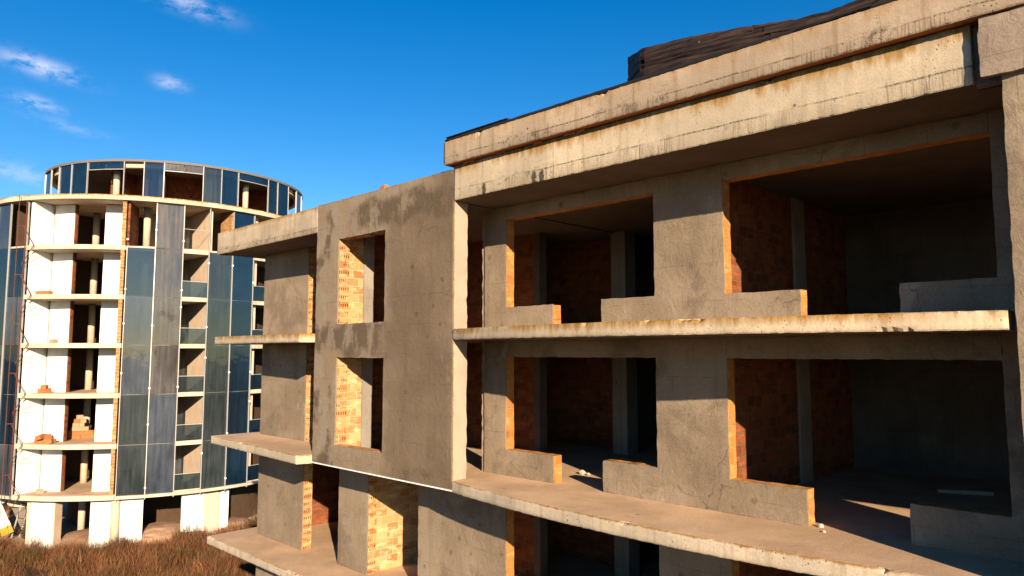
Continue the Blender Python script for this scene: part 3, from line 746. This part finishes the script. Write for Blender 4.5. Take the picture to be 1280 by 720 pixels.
# ---- glazed top storey
PC = (-56.3, 21.06); RP = 8.83; PZ0, PZ1 = 21.165, 23.95
b = MB(); n = 120
disc('top_roof', PC, RP+.06, PZ1-.10, PZ1+.05, (M['greymesh'], M['membrane'], M['soffit']), n=120)
b = MB(); b.arc(PC, RP-.6, RP-.25, 0, 360, PZ1-.42, PZ1-.105, n=80); b.build('top_beam', M['towerslab'], T)
b = MB(); b.arc(PC, 4.8, 5.0, 0, 360, PZ0, PZ1-.105, n=60); b.build('core_wall', M['brick'], T)
for p in (-75, -52, -30, -8, 12, 35): 
    b = MB(); b.tube(pol(7.6, p, PZ0, PC), pol(7.6, p, PZ1-.42, PC), .2, 12); b.build('column', M['towerslab'], T, True)
for p in (-57, -38, 0, 40):
    b = MB(); d = Vector((math.cos(R(p)), math.sin(R(p)), 0)); q = Vector((-d.y, d.x, 0))
    b.obox(pol(6.1, p, (PZ0+PZ1)/2-.06, PC), d*1.1, q*.1, (0, 0, (PZ1-PZ0)/2-.06)); b.build('partition_wall', M['brick'], T)
segs = [(-110, -98, 'F', 'glassnavy'), (-98, -86, 'F', 'glassnavy'), (-86, -78, 'O', 0), (-78, -69, 'F', 'glassnavy'), (-69, -60, 'F', 'glassnavy'), (-60, -43.5, 'T', 'glassnavy'), (-43.5, -35.5, 'O', 0),
        (-35.5, -27.75, 'F', 'glasspale'), (-27.75, -12.5, 'T', 'glassdust'), (-12.5, -4.9, 'F', 'glassgreen'), (-4.9, 2.6, 'F', 'glassnavy'),
        (2.6, 18.4, 'T', 'glassnavy'), (18.4, 24.8, 'F', 'glassnavy'), (24.8, 33.5, 'F', 'glassnavy'), (33.5, 43, 'O', 0), (43, 54, 'F', 'glassnavy'), (54, 65, 'F', 'glassnavy')]
for p0, p1, k, m_ in segs:
    mull(p0, PZ0, PZ1-.1, PC, RP+.01, w=.03)
    nsub = 2 if p1-p0 > 12.5 else 1
    for s_ in range(nsub):
        q0, q1 = p0+(p1-p0)*s_/nsub, p0+(p1-p0)*(s_+1)/nsub
        if k == 'F': pane(q0, q1, PZ0+.02, PZ1-.11, m_, PC, RP)
        elif k == 'T':
            pane(q0, q1, PZ1-.58, PZ1-.11, m_, PC, RP)
            b = MB(); b.tube(pol(RP, q0, PZ1-.6, PC), pol(RP, q1, PZ1-.6, PC), .03, 6); b.build('transom', M['metal'], T)

# ================================================================== LOOSE THINGS
bgroup = 'loose hollow bricks lying on the tower floors'
proto = None
def make_brick(mat):
    b = MB(); w_, d_, h_ = .15, .12, .11
    # hollow block: outer shell with three slots on each end
    xs = [-w_, -w_+.03, -.065, -.035, .035, .065, w_-.03, w_]
    b.box(-w_, w_, -d_, -d_+.025, -h_, h_); b.box(-w_, w_, d_-.025, d_, -h_, h_)
    for a, c in ((xs[0], xs[1]), (xs[2], xs[3]), (xs[4], xs[5]), (xs[6], xs[7])): b.box(a, c, -d_+.0251, d_-.0251, -h_+.001, h_-.001)
    b.box(-w_+.001, w_-.001, -d_+.0251, d_-.0251, -.015, .015)
    o = b.build('loose_brick', mat); return o
pA, pB = make_brick(M['looseb']), make_brick(M['looseb2']); first = {id(pA): True, id(pB): True}
def put(src, loc, rot, label):
    if first[id(src)]: o = src; first[id(src)] = False
    else: o = src.copy(); COL.objects.link(o)
    o.location = loc; o.rotation_euler = rot; o.scale = (1.25, 1.25, 1.1)
    tag(o, label, 'brick', bgroup)
rb = random.Random(12)
def fpt(px, py, z):
    d = FW*F+RT*(px-640)+UP*(360-py); t_ = (z-CZ)/d.z
    return Vector((d.x*t_, d.y*t_, z))
base = pol(7.3, -62, 6.1)
side = Vector((math.sin(R(-19.3))*-1, math.cos(R(-19.3)), 0))
lay = [(-2, 0), (-1, 0), (0, 0), (1, 0), (2, 0), (3, 0), (4, 0), (-2, 1), (-1, 1), (0, 1), (1, 1), (2.2, 1), (-1.6, 2), (-.6, 2), (.3, 2), (-1.3, 3), (-.4, 3), (-1.1, 4), (-.2, 4), (-.8, 5)]
dp = pol(8.2, -56.5, 6.1)+side*1.0
for k, (i, j) in enumerate(lay):
    l = dp+side*(i*.34)
    put(pB if (j > 1 and rb.random() < .75) else pA, (l.x+rb.uniform(-.04, .04), l.y, 6.1+.125+j*.245), (0, 0, R(70)+rb.uniform(-.2, .2)),
        'brick in the tall stack inside the doorway of the round tower, beside its column')
lp = pol(10.1, -55.5, 6.1); 
for k in range(11):
    a = -58.2+rb.uniform(0, 6.2); j = 1 if k in (7, 8, 9) else 0
    if j: a = -56.8+.9*(k-7)
    l = pol(10.0+rb.uniform(-.25, .3), a, 6.1+.13+j*.23)
    put(pA, l, (rb.uniform(-.2, .2), rb.uniform(-.2, .2), rb.uniform(0, 3)), 'brick in the low heap on the white loggia ledge beside the tall stack')
for k in range(3):
    l = pol(10.1, -57.+k*1.0, 9.1+.13+(.22 if k == 1 else 0)); put(pA, l, (0, 0, rb.uniform(0, 3)), 'brick in the small pile on the white loggia ledge one floor above the low heap')
for k in range(4):
    l = pol(10.2, -60.+k*1.3, 15.05+.13); put(pA, l, (0, 0, R(30)+rb.uniform(-.1, .1)), 'brick in the short row on the second white loggia ledge from the tower roof')
put(pB, pol(10.1, -53.5, 12.1+.13), (0, 0, .4), 'single pale brick on the white loggia ledge level with the foreground terrace edge')
put(pB, pol(10.1, -55.5, 3.1+.13), (0, 0, 1.4), 'single pale brick on the lowest white loggia ledge of the round tower')

# stick and rubble on the terrace
a, c = Vector((-3.82, 14.78, 9.09)), Vector((-3.04, 15.15, 9.09))
b = MB(); d = (c-a)/2; q = Vector((-d.y, d.x, 0)).normalized()
b.obox((a+c)/2, d, q*.05, (0, 0, .03)); b.obox((a+c)/2+d*.3, d*.4, q*.03, (0, 0, .036))
tag(b.build('timber_batten', M['stick']), 'pale timber batten lying on the shaded room floor behind the low stub wall', 'batten')
def rock(name, loc, r, mat, label, cat):
    bm = bmesh.new(); bmesh.ops.create_icosphere(bm, subdivisions=2, radius=r)
    for v in bm.verts: v.co *= 1+.5*mnoise.noise(v.co*(1.8/r)+Vector(loc)); v.co.z *= .7
    me = bpy.data.meshes.new(name); bm.to_mesh(me); bm.free(); me.materials.append(mat)
    o = bpy.data.objects.new(name, me); COL.objects.link(o); o.location = loc; return tag(o, label, cat)
rock('mortar_lump', (-9.6, 11.83, 9.09), .07, M['rubble'], 'bigger white mortar lump on the terrace floor between the two low stub walls', 'rubble')
rock('mortar_lump', (-4.30, 10.72, 9.07), .045, M['rubble'], 'mortar lump on the terrace floor at the end of the long low stub wall', 'rubble')
rock('mortar_lump', (-4.15, 10.45, 9.06), .025, M['rubble'], 'tiny mortar crumb on the terrace in front of the long low stub wall end', 'rubble')
rock('mortar_lump', (-9.42, 11.80, 9.08), .04, M['rubble'], 'smaller white mortar lump on the terrace floor between the two low stub walls', 'rubble')
b = MB(); b.obox((-13.55, 9.58, 15.325), (.09, 0, .01), (0, .08, 0), (0, 0, .045)); b.obox((-13.52, 9.58, 15.385), (.03, 0, 0), (0, .04, 0), (0, 0, .02))
tag(b.build('brick_fragment', M['looseb']), 'red brick fragment on the top edge of the blotchy front panel', 'brick')

# ---- rusty lattice along the tower edge
S = empty('scaffold_mast', 'rusty zigzag scaffold mast up the left edge of the white loggias', 'scaffold', (0, 0, 0))
for p, r_ in ((-63.8, 11.25), (-62.2, 11.0)):
    b = MB(); b.tube(pol(r_, p, 1.2), pol(r_, p, 21.2), .022, 6); b.build('pole', M['rust'], S)
for i in range(1, 7):
    z = TZ[i-1] if i < 7 else 21.
    b = MB()
    b.tube(pol(11.1, -62.4, z+1.15), pol(11.0, -58.6, z-.05), .026, 6)
    b.tube(pol(11.0, -58.6, z-.05), pol(11.1, -62.4, z-1.2), .026, 6)
    b.tube(pol(11.1, -62.4, z-1.3), pol(10.9, -56.3, z-.75), .015, 5)
    b.build('brace', M['rust'], S)
    b = MB(); b.tube(pol(11.25, -63.8, z+1.2), pol(11.0, -62.2, z+1.2), .02, 6); b.build('brace', M['rust'], S)

# ---- things at the foot of the tower
b = MB(); g = fpt(22, 650, .6)
fr = empty('steel_frame', 'rusty grey steel frame leaning in the weeds at the foot of the tower', 'frame', (0, 0, 0))
s2 = side; fwd = Vector((s2.y, -s2.x, 0))
c0 = fpt(33, 669, 0)+fwd*.3
for k, (a0, a1) in enumerate(((0., 0.), (.42, .0), (.84, .0))):
    b = MB(); b.tube(c0+s2*(a0-.75), c0+s2*(a0-.30)+Vector((0, 0, 2.1-.25*k)), .05, 6); b.build('post', M['metal'] if k < 2 else M['rust'], fr)
b = MB(); b.tube(c0+s2*(-.30)+Vector((0, 0, 2.1)), c0+s2*(.54)+Vector((0, 0, 1.6)), .04, 6); b.build('rail', M['rust'], fr)
b = MB(); b.tube(c0+s2*(-.5)+Vector((0, 0, 1.2)), c0+s2*(.33)+Vector((0, 0, .9)), .03, 6); b.build('rail', M['rust'], fr)
cs = fpt(14, 667, 0)
b = MB(); b.obox(cs+Vector((0, 0, 1.95))+s2*.2, s2*1.7+Vector((0, 0, -.35)), fwd*.35, (0, 0, .22)); b.obox(cs+Vector((0, 0, 2.2))+s2*-.6, s2*.7+Vector((0, 0, -.12)), fwd*.3, (0, 0, .1))
b.obox(cs+Vector((0, 0, .8))-s2*.9, s2*.15, fwd*.3, (0, 0, .95))
tag(b.build('concrete_beam', M['towerslab']), 'pale sloping precast concrete beam lying against the foot of the tower', 'beam')
b = MB(); b.obox(cs+Vector((0, 0, .75))+s2*.65-fwd*.2, s2*.85, fwd*.03, (0, 0, .8)); tag(b.build('grey_sheet', M['greymesh']), 'grey sheet standing under the sloping concrete beam', 'sheet')
tk = empty('marker_board', 'white leaning board with a yellow end band in the weeds at the far left', 'board', (0, 0, 0))
ck = fpt(3, 672, 0)+fwd*.6
dirk = (s2*.42+Vector((0, 0, -1))).normalized(); nk = fwd; sk = dirk.cross(nk).normalized()
b = MB(); b.obox(ck+Vector((0, 0, 1.55))+s2*-.15, dirk*.85, nk*.05, sk*.33); b.build('panel', M['drip'], tk)
b = MB(); b.obox(ck+Vector((0, 0, 1.55))+s2*-.15+dirk*1.1, dirk*.245, nk*.055, sk*.33); b.build('band', M['yellow'], tk)

# ================================================================== GROUND, GRASS, PLANTS
def ground():
    xs = [-900, -300, -140]+[-100+2*i for i in range(56)]+[40, 120, 300, 900]; ys = [-900, -300, -100, -40]+[-30+2*i for i in range(51)]+[100, 200, 400, 900]
    b = MB()
    for y in ys:
        for x in xs:
            near = -100 <= x <= 10 and -30 <= y <= 70
            b.v.append((x, y, -.04+(.12*mnoise.noise((x*.13, y*.13, 0)) if near else 0)))
    n = len(xs)
    b.f = [(j*n+i, j*n+i+1, (j+1)*n+i+1, (j+1)*n+i) for j in range(len(ys)-1) for i in range(n-1)]; b.mi = [0]*len(b.f)
    tag(b.build('ground', M['ground'], None, True), 'dry brown earth and grass field', None, None, 'structure')
ground()
def grass():
    rs = np.random.RandomState(4); N = 480000
    x = rs.uniform(-66, -24, N); y = rs.uniform(-2, 34, N)
    d = np.hypot(x-TC[0], y-TC[1])
    keep = (d > 10.35+.5*rs.rand(N)**2) & ~((x > -22.3) & (y > 9.5))
    # thinner close to the wall, denser in clumps
    cl = np.array([mnoise.noise((a*.55, b_*.55, 3.)) for a, b_ in zip(x, y)])
    keep &= rs.rand(N) < np.clip(.62+cl*1.4, .06, 1)
    x, y, cl, d = x[keep], y[keep], cl[keep], d[keep]; n = len(x)
    tall = (rs.rand(n) < .06)*rs.uniform(.2, 1.1, n)
    h = (rs.uniform(.22, .85, n)*(1+1.1*cl)+tall*np.clip(.4+cl*2, 0, 1))*np.where(d < 11.3, .9, 1.); w = rs.uniform(.005, .013, n)
    a = rs.uniform(0, 6.283, n); ln = rs.uniform(.05, .75, n)*h; la = rs.uniform(0, 6.283, n)
    z = np.array([-.06+.12*mnoise.noise((p*.13, q*.13, 0)) for p, q in zip(x, y)])
    ca, sa = np.cos(a)*w, np.sin(a)*w; lx, ly = np.cos(la)*ln, np.sin(la)*ln
    V = np.empty((n, 5, 3))
    V[:, 0] = np.stack([x-ca, y-sa, z], 1); V[:, 1] = np.stack([x+ca, y+sa, z], 1)
    V[:, 2] = np.stack([x+ca*.8+lx*.35, y+sa*.8+ly*.35, z+h*.6], 1); V[:, 3] = np.stack([x-ca*.8+lx*.35, y-sa*.8+ly*.35, z+h*.6], 1)
    V[:, 4] = np.stack([x+lx, y+ly, z+h], 1)
    me = bpy.data.meshes.new('dry_grass'); i = np.arange(n)*5
    me.vertices.add(n*5); me.vertices.foreach_set('co', V.ravel())
    loops = np.stack([i, i+1, i+2, i+3, i+3, i+2, i+4], 1).ravel()
    me.loops.add(len(loops)); me.loops.foreach_set('vertex_index', loops)
    me.polygons.add(2*n); st = np.stack([np.arange(n)*7, np.arange(n)*7+4], 1).ravel()
    me.polygons.foreach_set('loop_start', st); me.update(calc_edges=True); me.validate()
    me.materials.append(M['grass']); o = bpy.data.objects.new('dry_grass', me); COL.objects.link(o)
    tag(o, 'tall dry brown grass and weeds growing round the tower', 'grass', None, 'stuff')
grass()
def shrub(px, py, z, h, sp, label, mat='dryleaf', n=260, seed=1, loc=None):
    p = loc if loc is not None else fpt(px, py, z); rnd = random.Random(seed)
    o = empty('dry_shrub', label, 'shrub', p, 'dry weeds against the tower foot')
    b = MB(); lf = MB(); tips = []
    for k in range(14):
        a = rnd.uniform(0, 6.28); l = rnd.uniform(.5, 1.)*h; e = Vector((math.cos(a)*sp*rnd.uniform(.2, 1), math.sin(a)*sp*rnd.uniform(.2, 1), l))
        mid = e*.5+Vector((rnd.uniform(-.1, .1), rnd.uniform(-.1, .1), .05)); b.tube((0, 0, -.1), mid, .018, 5, .012); b.tube(mid, e, .012, 5, .005); tips += [mid, e, (mid+e)/2]
    for k in range(n):
        c = rnd.choice(tips)+Vector((rnd.gauss(0, .09), rnd.gauss(0, .09), rnd.gauss(0, .1)))
        u = Vector((rnd.gauss(0, 1), rnd.gauss(0, 1), rnd.gauss(0, 1))).normalized(); v = u.orthogonal().normalized(); s_ = rnd.uniform(.02, .05)
        lf.add([c-u*s_*1.4, c+v*s_*.6, c+u*s_*1.4, c-v*s_*.6], [(0, 1, 2, 3)])
    b.build('stem', M['bark'], o); lf.build('foliage', M[mat], o)
def heap(p, r, px, h, label):
    bm = bmesh.new(); bmesh.ops.create_icosphere(bm, subdivisions=4, radius=1)
    for v in bm.verts:
        k = 1+.16*mnoise.noise(v.co*1.2+p)+.05*mnoise.noise(v.co*5+p)+.03*mnoise.noise(v.co*13+p)
        v.co = Vector((v.co.x*r*k, v.co.y*px*k, max(-.15, v.co.z*h*k)))
    me = bpy.data.meshes.new('sand_heap'); bm.to_mesh(me); bm.free(); me.materials.append(M['sand'])
    o = bpy.data.objects.new('sand_heap', me); COL.objects.link(o); o.location = p; o.rotation_euler = (0, 0, R(-16)); tag(o, label, 'heap')
heap(pol(8.6, -13, 0), 2.0, 2.6, .75, 'pale sand heap in the wide dark opening at the foot of the tower')
heap(pol(8.3, -44, 0), 2.2, 1.7, .45, 'low pale sand heap in the narrow opening under the white loggias')
heap(pol(9.0, 12, 0), 1.8, 1.8, .5, 'pale sand heap beside the free column right of the thin white pier')
shrub(152, 668, 0, 1.6, .5, 'tall dry shrub in front of the round column at the foot of the tower', n=160, seed=2)
shrub(178, 668, 0, 1.1, .5, 'low dry shrub at the right end of the white ground wall, beside the dark opening', seed=3)
shrub(232, 665, 0, 1.1, .6, 'bushy dry shrub in front of the white wall right of the dark opening', n=320, seed=4)
shrub(30, 672, 0, .9, .6, 'dry shrub before the leaning steel frame', seed=5)
shrub(262, 660, 0, .9, .5, 'dry shrub below the beige wall end right of the bushy one', seed=6)
def tree(loc, h, label, seed):
    rnd = random.Random(seed); o = empty('bushy_tree', label, 'tree', loc)
    b = MB(); lf = MB(); tips = []
    b.tube((0, 0, -.2), (0.1, 0, h*.4), .16, 8, .1)
    for k in range(16):
        a = rnd.uniform(0, 6.28); q = rnd.uniform(.3, 1); e = Vector((math.cos(a)*h*.32*q, math.sin(a)*h*.32*q, h*rnd.uniform(.45, 1.)))
        b.tube((.1, 0, h*.3+rnd.uniform(0, h*.1)), e, .05, 5, .015); tips += [e, e*.85+Vector((0, 0, h*.05))]
    for k in range(3500):
        c = rnd.choice(tips)+Vector((rnd.gauss(0, h*.075), rnd.gauss(0, h*.075), rnd.gauss(0, h*.065)))
        u = Vector((rnd.gauss(0, 1), rnd.gauss(0, 1), rnd.gauss(0, 1))).normalized(); v = u.orthogonal().normalized(); s_ = rnd.uniform(.06, .13)
        lf.add([c-u*s_*1.3, c+v*s_*.7, c+u*s_*1.3, c-v*s_*.7], [(0, 1, 2, 3)])
    b.build('trunk', M['bark'], o); lf.build('crown', M['leaf'], o)
tree((-46, 30.5, 0), 9., 'yellow-green bushy tree glimpsed through the small opening behind the lowest terrace', 3)
